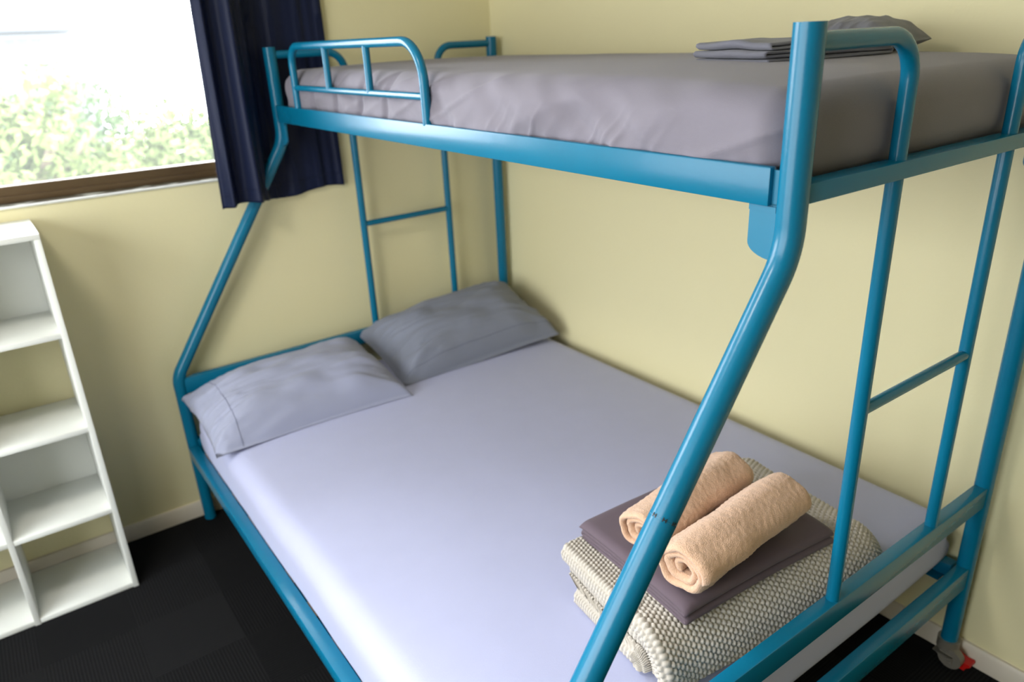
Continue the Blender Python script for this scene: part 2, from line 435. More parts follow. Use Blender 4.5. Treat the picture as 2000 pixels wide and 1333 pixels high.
# end frames
for Y in (YH, YF):
    s = 1 if Y == YH else -1
    ro = .0128
    for (xa, xb) in ((XU, X1), (XR, X2)):
        mb = MB(); mb.tube([(xa, Y, ZT - .024), (xb, Y, ZT - .024), (xb, Y, ZHR)], ro, [0, .062, 0], seg=22, fseg=10)
        bp_(mb, 'ladder_upright')
    for z in (.9837,):
        mb = MB(); mb.tube([(X1, Y, z), (X2, Y, z)], .0105, seg=18); bp_(mb, 'ladder_rung')
    # upper end rail (shallow rectangular tube)
    mb = MB(); mb.box(XU + .012, XR - .012, Y - .016, Y + .016, 1.385, 1.413, .003); mb.box(XU + .012, XR - .012, Y, Y + (.050 if Y == YF else -.0), 1.3865, 1.3895); bp_(mb, 'upper_end_rail')
    # lower end rails
    mb = MB(); mb.box(XL + .012, XR - .012, Y - .0145, Y + .0145, ZHR - .037, ZHR + .018, .003); bp_(mb, 'lower_end_rail')
    mb = MB(); mb.box(XL + .012, XR - .012, Y - .0145, Y + .0145, ZS - .040, ZS + .022, .003); bp_(mb, 'mattress_end_rail')
# side rails
def side_rail(xc, z0, z1, wdt, name, inner):
    mb = MB()
    mb.box(xc - wdt / 2, xc + wdt / 2, YH - .026, YF + .027, z0, z1, .0025)
    mb.box(min(xc, xc + inner), max(xc, xc + inner), YH - .03, YF + .04, z0 + .002, z0 + .006)
    return bp_(mb, name)
side_rail(XU - .0105, ZRB, ZRT, .014, 'upper_side_rail', .045)
side_rail(XR + .006, ZRB, ZRT, .022, 'upper_side_rail', -.045)
side_rail(XL - .006, ZS - .035, ZS + .005, .036, 'lower_side_rail', .045)
side_rail(XR + .004, ZS - .035, ZS + .005, .032, 'lower_side_rail', -.045)
# hook brackets under the upper rail ends
def bracket(xc, Y, s):
    mb = MB()
    y0 = Y + s * .018; L_ = .044
    pts = [(y0, 1.384), (y0 + s * L_, 1.384), (y0 + s * L_, 1.326)]
    for k in range(1, 9):
        a = k / 8 * math.pi / 2
        pts.append((y0 + s * L_ * math.cos(a), 1.326 - .022 * math.sin(a)))
    if s < 0: pts = pts[::-1]
    mb.prism(pts, 'x', xc - .003, xc + .003)
    mb.box(xc - .003, xc + .003, min(y0 - s * .006, y0 + s * L_), max(y0 - s * .006, y0 + s * L_), 1.378, 1.430)
    mb.box(xc - .005, xc + .005, min(y0, y0 + s * L_), max(y0, y0 + s * L_), 1.372, 1.380)
    bp_(mb, 'bracket', STEEL_D, sharp=25)
for xc in (XU - .006, XR + .002):
    bracket(xc, YF, 1); bracket(xc, YH, -1)
# guard rail on the camera side, near the head
gx = XU - .008
guard = None
mb = MB(); mb.tube([(gx, -.262, ZRT - .004), (gx, -.262, 1.612), (gx, -1.066, 1.612), (gx, -1.066, ZRT - .004)], .0112, [0, .055, .10, 0], seg=20, fseg=10)
guard = bp_(mb, 'guard_rail')
mb = MB(); mb.tube([(gx, -.262, 1.493), (gx, -1.066, 1.493)], .0085, seg=16); bp_(mb, 'guard_crossbar')
for y in (-.525, -.785):
    mb = MB(); mb.tube([(gx, y, 1.493), (gx, y, 1.612)], .0095, seg=16); bp_(mb, 'guard_baluster')
# slats
for k in range(11):
    y = -.16 - k * .170
    mb = MB(); mb.box(XU + .005, XR - .012, y - .03, y + .03, ZRB + .0085, ZRB + .0125); bp_(mb, 'upper_slat', WOOD, label='pale timber slat')
for k in range(12):
    y = -.15 - k * .158
    mb = MB(); mb.box(XL + .016, XR - .016, y - .032, y + .032, ZS - .028, ZS - .014); bp_(mb, 'lower_slat', WOOD, label='pale timber slat')
# sleeve joint with tiny H marks on the slanted foot post
A = Vector((XU, YF, ZB1)); B = Vector((XL, YF, ZB2)); dirv = (B - A).normalized()
jt = .468
Jc = A.lerp(B, jt)
mb = MB(); mb.tube([Jc - dirv * .0006, Jc + dirv * .0006], RP + .0004, seg=32); jo = bp_(mb, 'joint_seam', STEEL_D, posts['P3'])
mb = MB(); mb.tube([Jc + dirv * .0006, Jc + dirv * .10, B - dirv * .12], RP + .0003, seg=32); bp_(mb, 'sleeve', STEEL, posts['P3'])
# H-shaped marks wrapped on the tube
nn = Vector((0, -1, 0)); side = dirv.cross(nn).normalized()
def mark(phi, along, mtx, sc=1.0):
    mb = MB()
    def pt(u, v, h):
        a = phi + u / RP
        rad_ = (nn * math.cos(a) + side * math.sin(a))
        return Jc + dirv * (along + v) + rad_ * (RP + h)
    def bar(u0, u1, v0, v1):
        V = [pt(u0, v0, .0002), pt(u1, v0, .0002), pt(u1, v1, .0002), pt(u0, v1, .0002), pt(u0, v0, .0008), pt(u1, v0, .0008), pt(u1, v1, .0008), pt(u0, v1, .0008)]
        mb.add(V, [(0, 3, 2, 1), (4, 5, 6, 7), (0, 1, 5, 4), (1, 2, 6, 5), (2, 3, 7, 6), (3, 0, 4, 7)])
    s = .0030 * sc
    bar(-s, -s * .5, -s, s); bar(s * .5, s, -s, s); bar(-s * .5, s * .5, -s * .25, s * .25)
    o = bp_(mb, 'mark', mtx, posts['P3']); o['label'] = 'tiny black H-shaped mark at the joint'
    return o
for ph in (1.62, .85, .10):
    mark(ph, -.001, INK)
# casters at the foot
def caster(x, y):
    mb = MB(); mb.tube([(x, y, ZC - .022), (x, y, ZC + .006)], .0265, seg=28); hous = bp_(mb, 'caster', GREYP, label='grey swivel caster with red brake')
    mb = MB(); mb.tube([(x, y, ZC - .036), (x, y, ZC - .022)], .020, seg=24)
    mb.prism([(y - .026, ZC - .030), (y + .022, ZC - .030), (y - .008, .050), (y - .028, .050)], 'x', x - .029, x - .025)
    mb.prism([(y - .026, ZC - .030), (y + .022, ZC - .030), (y - .008, .050), (y - .028, .050)], 'x', x + .001, x + .005)
    mb.box(x - .029, x + .017, y - .026, y + .022, ZC - .034, ZC - .030)
    bp_(mb, 'fork', GREYP, hous)
    mb = MB(); mb.tube([(x - .023, y - .018, .0585), (x - .001, y - .018, .0585)], .0285, seg=32)
    mb.tube([(x - .031, y - .018, .0585), (x + .007, y - .018, .0585)], .006, seg=12)
    bp_(mb, 'wheel', RUBBER, hous)
    mb = MB(); mb.prism([(y - .022, ZC - .038), (y - .046, ZC - .046), (y - .060, ZC - .044), (y - .062, ZC - .050), (y - .050, ZC - .062), (y - .050, ZC - .082), (y - .034, ZC - .086), (y - .030, ZC - .060)], 'x', x - .002, x + .028)
    bp_(mb, 'brake_lever', REDP, hous, label='red brake lever')
caster(XR, YF); caster(XL, YF)

# ------------------------------------------------------------------ mattresses
def soft_box(sx, sy, sz, r, n=(60, 110, 10), disp=None):
    """closed rounded box as 6 welded grids; returns V,F centred in x,y with z from 0"""
    V = []; F = []; index = {}
    def key(p): return tuple(np.round(p, 5))
    hx, hy, hz = sx/2, sy/2, sz/2
    def lin(h, k):
        # denser near rims
        t = np.linspace(-1, 1, k); t = np.sign(t) * (1 - (1 - np.abs(t)) ** 1.25)
        return t * h
    gx_, gy_, gz_ = lin(hx, n[0]), lin(hy, n[1]), lin(hz, n[2])
    def face(A_, B_, fn, flip):
        ids = np.zeros((len(A_), len(B_)), int)
        for i, a in enumerate(A_):
            for j, b_ in enumerate(B_):
                p = fn(a, b_); kk = key(p)
                if kk not in index: index[kk] = len(V); V.append(p)
                ids[i, j] = index[kk]
        for i in range(len(A_) - 1):
            for j in range(len(B_) - 1):
                q = (ids[i, j], ids[i+1, j], ids[i+1, j+1], ids[i, j+1])
                F.append(q[::-1] if flip else q)
    face(gx_, gy_, lambda a, b_: (a, b_, hz), False); face(gx_, gy_, lambda a, b_: (a, b_, -hz), True)
    face(gx_, gz_, lambda a, b_: (a, -hy, b_), False); face(gx_, gz_, lambda a, b_: (a, hy, b_), True)
    face(gy_, gz_, lambda a, b_: (hx, a, b_), False); face(gy_, gz_, lambda a, b_: (-hx, a, b_), True)
    P = np.array(V, float)
    inner = np.array([hx - r, hy - r, hz - min(r, hz * .98)])
    C_ = np.clip(P, -inner, inner); dlt = P - C_; L_ = np.linalg.norm(dlt, axis=1, keepdims=True)
    nrm = dlt / np.maximum(L_, 1e-9)
    on = (L_[:, 0] > 1e-9)
    Q = P.copy(); rz = min(r, hz * .98)
    Q[on] = C_[on] + nrm[on] * np.array([r, r, rz])
    if disp is not None: Q = disp(Q, nrm, hx, hy, hz)
    Q[:, 2] += hz
    return Q, np.array(F)

# lower double mattress with fitted sheet
def disp_low(Q, N, hx, hy, hz):
    top = np.clip(Q[:, 2] / hz, 0, 1) ** 2
    fx = Q[:, 0] / hx; fy = Q[:, 1] / hy
    Q[:, 2] += top * .010 * (1 - np.abs(fx) ** 4) * (1 - np.abs(fy) ** 6)
    Q[:, 2] += top * .0012 * vnoise(Q * [6, 4, 3], 3)
    sidem = 1 - top
    wl = np.clip(-Q[:, 2] / hz * 4 + .6, 0, 1) * (np.abs(Q[:, 0]) > hx - .055)
    Q[:, 0] += wl * np.abs(N[:, 0]) ** .3 * (np.sign(Q[:, 0]) * hx - Q[:, 0])
    w_ = vnoise(np.stack([Q[:, 0] * 3, Q[:, 1] * 9, Q[:, 2] * 5], -1), 5)
    Q += N * (sidem * .003 * w_)[:, None]
    return Q
LMX0, LMX1, LMY0, LMY1 = XL + .013, XR + .006, YF + .040, YH - .045
V, F = soft_box(LMX1 - LMX0, LMY1 - LMY0, .162, .055, (60, 90, 12), disp_low)
LMZ = ZS - .014
lm_ob = mesh_obj('double_mattress', V, F, SHEET_L, matrix=bedmat(((LMX0 + LMX1) / 2, (LMY0 + LMY1) / 2, LMZ)))
tag(lm_ob, 'lower double mattress in a smooth lavender grey fitted sheet', 'mattress')
LTOP = LMZ + .162 + .008

# upper single mattress
def disp_up(Q, N, hx, hy, hz):
    top = np.clip(Q[:, 2] / hz, 0, 1)
    fx = Q[:, 0] / hx; fy = Q[:, 1] / hy
    Q[:, 2] += top * (.014 * (1 - np.abs(fx) ** 3) * (1 - np.abs(fy) ** 8) - .012 * np.clip(-fy, 0, 1) ** 6)
    Q[:, 2] += top * .0016 * vnoise(Q * [5, 7, 3], 13)
    # near side (-x): long diagonal drag wrinkles
    near = np.clip(-N[:, 0], 0, 1)
    yy = Q[:, 1]; zz = Q[:, 2]
    w1 = vnoise(np.stack([yy * 0 + 1, yy * 5.5 + zz * 9, zz * 3], -1), 21)
    w2 = vnoise(np.stack([yy * 0 + 3, yy * 17 - zz * 22, zz * 10], -1), 22)
    w3 = vnoise(np.stack([yy * 0 + 5, yy * 60, zz * 8], -1), 23)
    low = np.clip(-zz / hz, 0, 1)
    Q += N * (near * (.010 * w1 + .0065 * w2 + .0065 * w3 * low ** 2))[:, None]
    env = np.clip((yy + .80) / .12, 0, 1) * np.clip((-.02 - yy) / .45, 0, 1)
    lowf = np.clip(.55 - zz / hz * .9, 0, 1) ** 1.3
    rdg = 1 - np.abs(vnoise(np.stack([yy * 0 + 7, yy * 30 + zz * 26, zz * 4], -1), 24)) * 1.6
    Q += N * (near * env * lowf * .0058 * np.clip(rdg, 0, 1) ** 2)[:, None]
    rd2 = 1 - np.abs(vnoise(np.stack([yy * 0 + 9, yy * 6 + zz * 16, zz * 3], -1), 25)) * 2.2
    Q += N * (near * .0042 * np.clip(rd2, 0, 1) ** 2)[:, None]
    # gathered tuft by the guard rail and the fitted corner's seam
    Q += N * (near * .010 * np.exp(-((yy + .13 - .0) / .014) ** 2 - ((zz + hz * .55) / .016) ** 2))[:, None]
    # tuft seams close to the head
    for yc, wd in ((hy - .27, .05), (hy - .42, .05), (hy - .58, .055), (hy - .74, .06)):
        g_ = np.exp(-((yy + zz * .35 - yc) / (wd * .25)) ** 2)
        Q += N * (-near * .009 * g_)[:, None]
    bulge = .012 * (1 - (zz / hz) ** 2)
    Q[:, 0] -= near * bulge * .6
    foot = np.clip(-N[:, 1], 0, 1)
    Q[:, 1] += foot * -.004 * (1 - (zz / hz) ** 2)
    # sheet hem lifts off the rail unevenly at the foot
    Q[:, 2] += foot * low * .012 * np.clip(fx, 0, 1)
    return Q
UMX0, UMX1, UMY0, UMY1 = XU + .008, XR - .002, YF + .020, YH - .055
UMZ = ZRB + .013
V, F = soft_box(UMX1 - UMX0, UMY1 - UMY0, .146, .045, (44, 460, 34), disp_up)
um_ob = mesh_obj('single_mattress', V, F, SHEET_U, matrix=bedmat(((UMX0 + UMX1) / 2, (UMY0 + UMY1) / 2, UMZ)))
tag(um_ob, 'upper single mattress in a wrinkled warm grey fitted sheet', 'mattress')
UTOP = UMZ + .146

# ------------------------------------------------------------------ pillows
def pillow_mesh(L_, W_, Hh, seed, nu=110, nv=80, flap=0.0, hard=1.0):
    u = np.linspace(-1, 1, nu)[:, None] * np.ones((1, nv)); v = np.linspace(-1, 1, nv)[None, :] * np.ones((nu, 1))
    au, av = np.abs(u), np.abs(v)
    # outline: sides pulled in between pointed corners
    X_ = u * L_/2 * (1 - .045 * (1 - av ** 2)); Y_ = v * W_/2 * (1 - .07 * (1 - au ** 2) )
    prof = (1 - au ** 3.2) ** .55 * (1 - av ** 2.6) ** .6
    prof = np.nan_to_num(prof)
    sag = -Hh * .20 * (hard > .5) * np.clip(np.maximum(au, av) ** 5, 0, 1)
    P = np.stack([X_, Y_, sag], -1)
    # wrinkles run from the ends toward the middle
    endm = au ** 2
    w1 = vnoise(np.stack([u * 1.6 + seed, v * 9 * (1.1 - .4 * au), u * 0], -1), seed)
    w2 = 1.4 * np.clip(1 - 2 * np.abs(vnoise(np.stack([u * 2.2 + seed, v * 11 + u * 2, u * 0 + 4], -1), seed + 1)), 0, 1) ** 1.5
    w3 = vnoise(np.stack([u * 4, v * 4, u * 0 + seed], -1), seed + 2)
    wr = (.013 * w1 + .006 * w2) * (.25 + endm) + .009 * w3
    rim = np.minimum(1, (1 - np.maximum(au, av)) * 9)
    top = P.copy(); top[..., 2] += prof * Hh * .66 + wr * rim * hard
    bot = P.copy(); bot[..., 2] -= prof * Hh * .30
    if flap > 0:
        # open hem end at -u: cloth stays thin and ripples
        m_ = np.clip((-u - (1 - flap)) / flap, 0, 1)
        rip = vnoise(np.stack([u * 0 + 2, v * 6.5, u * 0], -1), seed + 7) * .016 + vnoise(np.stack([u, v * 15, u * 0], -1), seed + 8) * .006
        top[..., 2] += m_ * (rip + .012); bot[..., 2] += m_ * rip * .4
        k = (-u > .999); bot[..., 0][k] += .006
    V = np.concatenate([top.reshape(-1, 3), bot.reshape(-1, 3)])
    F1 = grid_faces(nu, nv); F2 = grid_faces(nu, nv, True) + nu * nv
    idx = np.arange(nu * nv).reshape(nu, nv)
    per = np.concatenate([idx[:, 0], idx[-1, 1:], idx[-2::-1, -1], idx[0, -2:0:-1]])
    q = np.roll(per, -1)
    F3 = np.stack([per, q, q + nu * nv, per + nu * nv], -1)[:, ::-1]
    return V, np.concatenate([F1, F2, F3]), top

def pillow(name, label, L_, W_, Hh, M, mt, seed, flap=0.0, seam_u=None, seam_v=None, hard=1.0, group=None, zmin=0.0):
    V, F, top = pillow_mesh(L_, W_, Hh, seed, flap=flap, hard=hard)
    # the cloth rests on the mattress: nothing sinks below its top
    A_ = np.array(bedmat().inverted() @ M); Ai = np.array((bedmat().inverted() @ M).inverted())
    def rest(P):
        sh_ = P.shape; Q = P.reshape(-1, 3) @ A_[:3, :3].T + A_[:3, 3]
        Q[:, 2] = np.maximum(Q[:, 2], zmin + .0015)
        return (Q @ Ai[:3, :3].T + Ai[:3, 3]).reshape(sh_)
    V = rest(V); top = rest(top)
    o = mesh_obj(name, V, F, mt, matrix=M); tag(o, label, 'pillow', group)
    nu, nv = top.shape[:2]
    line = None
    if seam_u is not None:
        i = int((seam_u + 1) / 2 * (nu - 1)); line = [top[i, j] + np.array([0, 0, .0006]) for j in range(2, nv - 2)]
    if seam_v is not None:
        j = int((seam_v + 1) / 2 * (nv - 1)); line = [top[i, j] + np.array([0, 0, .0006]) for i in range(3, nu - 3)]
    if line is not None:
        mb = MB(); mb.tube([tuple(p) for p in line], .0009, seg=6)
        s = mb.build('stitched_seam', STITCH, o)
    return o
def frame(cx, cy, cz, rz, rx=0.0, ry=0.0):
    return bedmat() @ Matrix.Translation((cx, cy, cz)) @ Matrix.Rotation(rz, 4, 'Z') @ Matrix.Rotation(rx, 4, 'X') @ Matrix.Rotation(ry, 4, 'Y')
pillow('pillow', 'paler slate pillow lying flat on the left side of the lower bed', .665, .43, .165,
       frame(-1.092, -.300, LTOP + .046, math.radians(-1), math.radians(7), math.radians(-2.5)), PILLOW, 11, zmin=LTOP + .002, flap=.16, seam_u=-.74)
pillow('pillow', 'shade-tinted slate pillow propped on the head rail in the corner by the right wall', .69, .40, .165,
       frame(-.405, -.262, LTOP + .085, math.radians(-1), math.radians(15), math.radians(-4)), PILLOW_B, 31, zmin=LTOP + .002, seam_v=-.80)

# ------------------------------------------------------------------ folded stack on the lower bed
def ribbon_solid(path, half, y0, y1, ny, bumps=None, edge=None, ends_round=True):
    """path: (n,2) centre line in (x,z); a strip of cloth of half thickness `half` swept along y"""
    p = np.asarray(path); tg = np.gradient(p, axis=0); tg /= np.linalg.norm(tg, axis=1, keepdims=True)
    nr = np.stack([-tg[:, 1], tg[:, 0]], -1)
    n = len(p); arc = np.concatenate([[0], np.cumsum(np.linalg.norm(np.diff(p, axis=0), axis=1))])
    ys = np.linspace(y0, y1, ny)
    S_, YY = np.meshgrid(arc, ys, indexing='ij')
    rim = np.minimum(1, np.minimum(S_, arc[-1] - S_) / (half * 1.2)) ** .5
    rim *= np.minimum(1, np.minimum(YY - y0, y1 - YY) / (half * 1.2) + .15) ** .5
    b_ = bumps(S_, YY) if bumps is not None else 0
    off = half * rim + b_ * rim
    def surf(sg):
        X_ = p[:, 0][:, None] + nr[:, 0][:, None] * off * sg
        Z_ = p[:, 1][:, None] + nr[:, 1][:, None] * off * sg
        Y_ = YY.copy()
        Q = np.stack([X_, Y_, Z_], -1)
        return Q
    A_, B_ = surf(1), surf(-1)
    if edge is not None: A_, B_ = edge(A_), edge(B_)
    V = np.concatenate([A_.reshape(-1, 3), B_.reshape(-1, 3)])
    N0 = n * ny
    F1 = grid_faces(n, ny, True); F2 = grid_faces(n, ny) + N0
    idx = np.arange(N0).reshape(n, ny)
    per = np.concatenate([idx[:, 0], idx[-1, 1:], idx[-2::-1, -1], idx[0, -2:0:-1]]); q = np.roll(per, -1)
    F3 = np.stack([per, q, q + N0, per + N0], -1)
    return V, np.concatenate([F1, F2, F3])

def resample(pts, step):
    p = np.array(pts, float); d = np.concatenate([[0], np.cumsum(np.linalg.norm(np.diff(p, axis=0), axis=1))])
    s = np.arange(0, d[-1], step)
    return np.stack([np.interp(s, d, p[:, 0]), np.interp(s, d, p[:, 1])], -1)
def arcp(cx_, cz_, r, a0, a1, k=14):
    return [(cx_ + r * math.cos(a0 + (a1 - a0) * i / k), cz_ + r * math.sin(a0 + (a1 - a0) * i / k)) for i in range(k + 1)]

# blanket: four layers, two plump folds toward the window side, top layer rolls over at the right
BW, BD = .632, .480       # local x and y size
t_ = .0088              # half thickness
zl = [t_ + .001 + i_ * (2 * t_ + .0012) for i_ in range(6)]
z4_ = zl[-1]
pts = [(BW/2 - .0, zl[0])]
xls = (-BW/2 + .022, -BW/2 + .032, -BW/2 + .017)
def drop(xc, za, zb, r, rise):
    # plump teardrop fold at the left: leaves layer za, returns on layer zb
    zm = (za + zb) / 2 + rise
    return [(xc + .060, za), (xc + .035, za)] + arcp(xc + .006, zm, r, -math.pi * .62, -math.pi * 1.38, 16) + [(xc + .035, zb + rise * .4), (xc + .060, zb)]
for i_ in range(3):
    pts += drop(xls[i_], zl[2 * i_], zl[2 * i_ + 1], (.0120, .0112, .0135)[i_], (0, .001, .004)[i_])
    if i_ < 2:
        pts += [(BW/2 - .06, zl[2 * i_ + 1])] + arcp(BW/2 - .06, (zl[2 * i_ + 1] + zl[2 * i_ + 2])/2, (zl[2 * i_ + 2] - zl[2 * i_ + 1])/2, -math.pi/2, math.pi/2)
z2_, z3_ = zl[1], zl[2]
pts += [(xls[2] + .10, z4_)]
Rr = z4_ - t_
pts += [(BW/2 - Rr + .03, z4_)] + arcp(BW/2 - Rr + .03, z4_ - Rr, Rr, math.pi/2, .12)
fine_ = resample(pts, .0018)
cum = np.arange(len(fine_)) * .0018
hid = (fine_[:, 1] < z4_ - .004) & (fine_[:, 0] > -BW/2 + .10) & (fine_[:, 0] < BW/2 - .05)
keep = ~hid | (np.arange(len(fine_)) % 8 == 0)
path = fine_[keep]
CELL = .0122
def bump_knit(S_, YY):
    row = np.floor(S_ / (CELL * .82)); ph = (row % 2) * .5
    a = (YY / CELL + ph) % 1.0 - .5; b_ = (S_ / (CELL * .82)) % 1.0 - .5
    r2 = (a * a + b_ * b_ * .9) / .25
    return .0062 * np.sqrt(np.clip(1 - r2 * .95, 0, 1)) - .0020
HB = z4_ + t_
def edge_blanket(Q):
    Q = Q.copy()
    lowl = (Q[..., 2] < (z2_ + z3_) / 2) * np.clip((-Q[..., 0] - .02) / .15, 0, 1)
    Q[..., 1] = np.where(Q[..., 1] > -BD/2, -BD/2 + (Q[..., 1] + BD/2) * (1 - lowl * .065 / BD), Q[..., 1])
    Q[..., 0] -= lowl * .006
    y = Q[..., 1]; z = Q[..., 2]
    for sgn, lim, Rh in ((-1, -BD/2, HB),):
        s = (y - lim) * (-sgn)          # distance inside the edge
        k = s < Rh * 1.45
        th = np.where(k, (Rh * 1.45 - s) / (Rh * 1.45) * 1.5, 0)
        zz = np.maximum(z, .002)
        ynew = lim - sgn * (Rh * .95) + sgn * zz * np.sin(th) * .95
        znew = zz * np.cos(th) + .002
        base = lim - sgn * (Rh * 1.45)
        # blend the flat part to where the roll starts
        flat = base
        ynew = ynew - (lim - sgn * (Rh * .95)) + flat
        y = np.where(k, ynew, y); z = np.where(k, znew, z)
        Q[..., 1] = y; Q[..., 2] = z
    Q[..., 1] -= np.clip(-Q[..., 0] - .02, 0, 1) * .24 * np.clip(Q[..., 1] / (BD/2), 0, 1)
    soft = vnoise(np.stack([Q[..., 0] * 7, Q[..., 1] * 7, Q[..., 2] * 4], -1), 41)
    Q[..., 2] += soft * .005 * np.clip(z / HB, 0, 1); Q[..., 0] += vnoise(np.stack([Q[..., 1] * 6, Q[..., 2] * 20, Q[..., 0] * 2], -1), 42) * .006
    Q[..., 2] = np.maximum(Q[..., 2], .0005)
    return Q
V, F = ribbon_solid(path, t_ - .002, -BD/2, BD/2, int(BD / .0018), bump_knit, edge_blanket)
BLZ = LTOP + .003
bl = mesh_obj('folded_blanket', V, F, BLANK, matrix=frame(-.695, -1.803, BLZ, math.radians(-7)))
tag(bl, 'oatmeal bobbly knit blanket folded thick on the foot of the lower bed', 'blanket')

# aubergine folded sheet
SW, SD = .425, .335
h_ = .0042
pts = []; nl = 4; gap = .0022
zz_ = [h_ + i * (2 * h_ + gap) for i in range(nl)]
ed = [.0, .012, .003, .0]
pts.append((SD/2 - .01, zz_[0]))
for i in range(nl - 1):
    sgn = -1 if i % 2 == 0 else 1
    e = sgn * (SD/2 - ed[i] - .008)
    rr_ = (zz_[i+1] - zz_[i]) / 2
    a0 = -math.pi/2; a1 = -3*math.pi/2 if sgn < 0 else math.pi/2
    pts += arcp(e, zz_[i] + rr_, rr_, a0, a1, 8)
pts.append((SD/2 - .004 if (nl - 1) % 2 else -SD/2 + .01, zz_[-1]))
path = resample(pts, .004)
def edge_sheet(Q):
    Q = Q.copy()
    Hs = zz_[-1] + h_
    yl = np.abs(Q[..., 1]) - (SW/2 - .02)
    Q[..., 2] -= np.clip(yl / .02, 0, 1) ** 2 * .008 * Q[..., 2] / Hs
    xl_ = np.abs(Q[..., 0]) - (SD/2 - .03)
    Q[..., 2] -= np.clip(xl_ / .03, 0, 1) ** 2 * .005 * Q[..., 2] / Hs
    Q[..., 2] += .0022 * vnoise(np.stack([Q[..., 0] * 10, Q[..., 1] * 8, Q[..., 2] * 20], -1), 51)
    # settles into the blanket at its corners
    c_ = (np.abs(Q[..., 0]) / (SD/2)) ** 2 * (np.abs(Q[..., 1]) / (SW/2)) ** 2
    Q[..., 2] -= .006 * c_
    return Q
V, F = ribbon_solid(path, h_, -SW/2, SW/2, 90, None, edge_sheet)
SHZ = BLZ + HB + .004
sh = mesh_obj('folded_sheet', V, F, PURPLE, matrix=frame(-.728, -1.765, SHZ, math.radians(90 - 4)))
tag(sh, 'flat folded aubergine sheet between the knit blanket and the towels', 'sheet')

# rolled towels
def towel(label, cx_, cy_, rz, L_, r0, seed, squash=.92, flat=0):
    rng = random.Random(seed)
    turns = 2.7; thick = r0 / (turns + .35)
    n = 260; half = thick * .40
    th = np.linspace(0, turns * 2 * math.pi, n)
    rad = thick * .55 + (r0 - half - thick * .55) * th / th[-1]
    a = th + flat
    wob = 1 + .07 * np.sin(a * 2.3 + seed) * (rad / r0) + .05 * np.sin(a * 5.1 + seed)
    x = rad * np.cos(a) * wob; z = rad * np.sin(a) * squash * wob
    x *= 1.06
    path = np.stack([x, z], -1)
    pr = resample(path, .0035)
    def bumps(S_, YY):
        return .0011 * vnoise(np.stack([S_ * 230, YY * 230, S_ * 0 + seed], -1), seed) + .0030 * vnoise(np.stack([S_ * 20, YY * 16, S_ * 0], -1), seed + 1)
    def edge(Q):
        Q = Q.copy()
        y = Q[..., 1]; rr_ = np.sqrt(Q[..., 0] ** 2 + Q[..., 2] ** 2) / r0
        # inner turns sit slightly recessed, rims soften
        Q[..., 1] = y - np.sign(y) * np.clip(1 - rr_, 0, 1) * .020 * np.clip(np.abs(y) / (L_/2), 0, 1) ** 3
        k = np.clip((np.abs(y) - (L_/2 - .03)) / .03, 0, 1) ** 2
        Q[..., 0] *= 1 - .07 * k; Q[..., 2] *= 1 - .07 * k
        Q[..., 2] += .004 * vnoise(np.stack([Q[..., 1] * 9, Q[..., 0] * 5, Q[..., 2] * 0 + seed], -1), seed + 5)
        Q[..., 2] += np.clip(Q[..., 2], 0, 1) * -.10 * np.clip(Q[..., 1] / (L_/2), -1, 1)
        Q[..., 2] = np.maximum(Q[..., 2], -r0 * squash * .93)
        return Q
    V, F = ribbon_solid(pr, half, -L_/2, L_/2, 110, bumps, edge)
    o = mesh_obj('rolled_towel', V, F, TOWEL, matrix=frame(cx_, cy_, SHZ + zz_[-1] + h_ + r0 * squash * .93 + .001, rz))
    tag(o, label, 'towel', 'rolled beige towels')
    return o
towel('rolled beige terry towel on the aubergine sheet, the roll nearer the pillows', -.752, -1.735, math.radians(96), .335, .058, 61, flat=-.9)
towel('rolled beige terry towel on the aubergine sheet, the fuller roll nearer the foot rail', -.768, -1.872, math.radians(94), .350, .064, 62, flat=-1.2)

# ------------------------------------------------------------------ bedding on the upper mattress
def folded(name, label, cx_, cy_, cz_, rz, W_, D_2, layers, half, mt, seed):
    pts = []; g_ = .0012
    zz = [half + i * (2 * half + g_) for i in range(layers)]
    pts.append((D_2/2, zz[0])); rng = random.Random(seed)
    for i in range(layers - 1):
        sgn = -1 if i % 2 == 0 else 1
        e = sgn * (D_2/2 - rng.uniform(.004, .018)); rr_ = (zz[i+1] - zz[i]) / 2
        pts += arcp(e, zz[i] + rr_, rr_, -math.pi/2, -3*math.pi/2 if sgn < 0 else math.pi/2, 6)
    pts.append(((D_2/2 - .01) * (1 if (layers - 1) % 2 else -1), zz[-1]))
    pr = resample(pts, .004)
    Hs = zz[-1] + half
    def edge(Q):
        Q = Q.copy()
        Q[..., 2] += .0045 * vnoise(np.stack([Q[..., 0] * 14, Q[..., 1] * 16, Q[..., 2] * 25], -1), seed) * np.clip(Q[..., 2] / Hs, 0, 1)
        Q[..., 0] += .004 * vnoise(np.stack([Q[..., 1] * 20, Q[..., 2] * 120, Q[..., 0] * 3], -1), seed + 1)
        Q[..., 1] += .006 * vnoise(np.stack([Q[..., 0] * 10, Q[..., 2] * 150, Q[..., 1] * 0], -1), seed + 2)
        return Q
    V, F = ribbon_solid(pr, half, -W_/2, W_/2, 80, None, edge)
    o = mesh_obj(name, V, F, mt, matrix=frame(cx_, cy_, cz_, rz)); tag(o, label, 'bedding')
    return o
folded('folded_bed_linen', 'dark grey bed linen folded in layers behind the foot post on the upper mattress', -.470, -1.700, UTOP + .002, math.radians(-8), .19, .335, 6, .0031, PILLOW_D, 71)
pillow('pillow', 'dark grey pillow on the foot end of the upper mattress near the right wall', .31, .20, .078,
       frame(-.228, -1.69, UTOP + .026, math.radians(14), 0, math.radians(0)), PILLOW_D, 81, hard=.25, zmin=UTOP - .004)

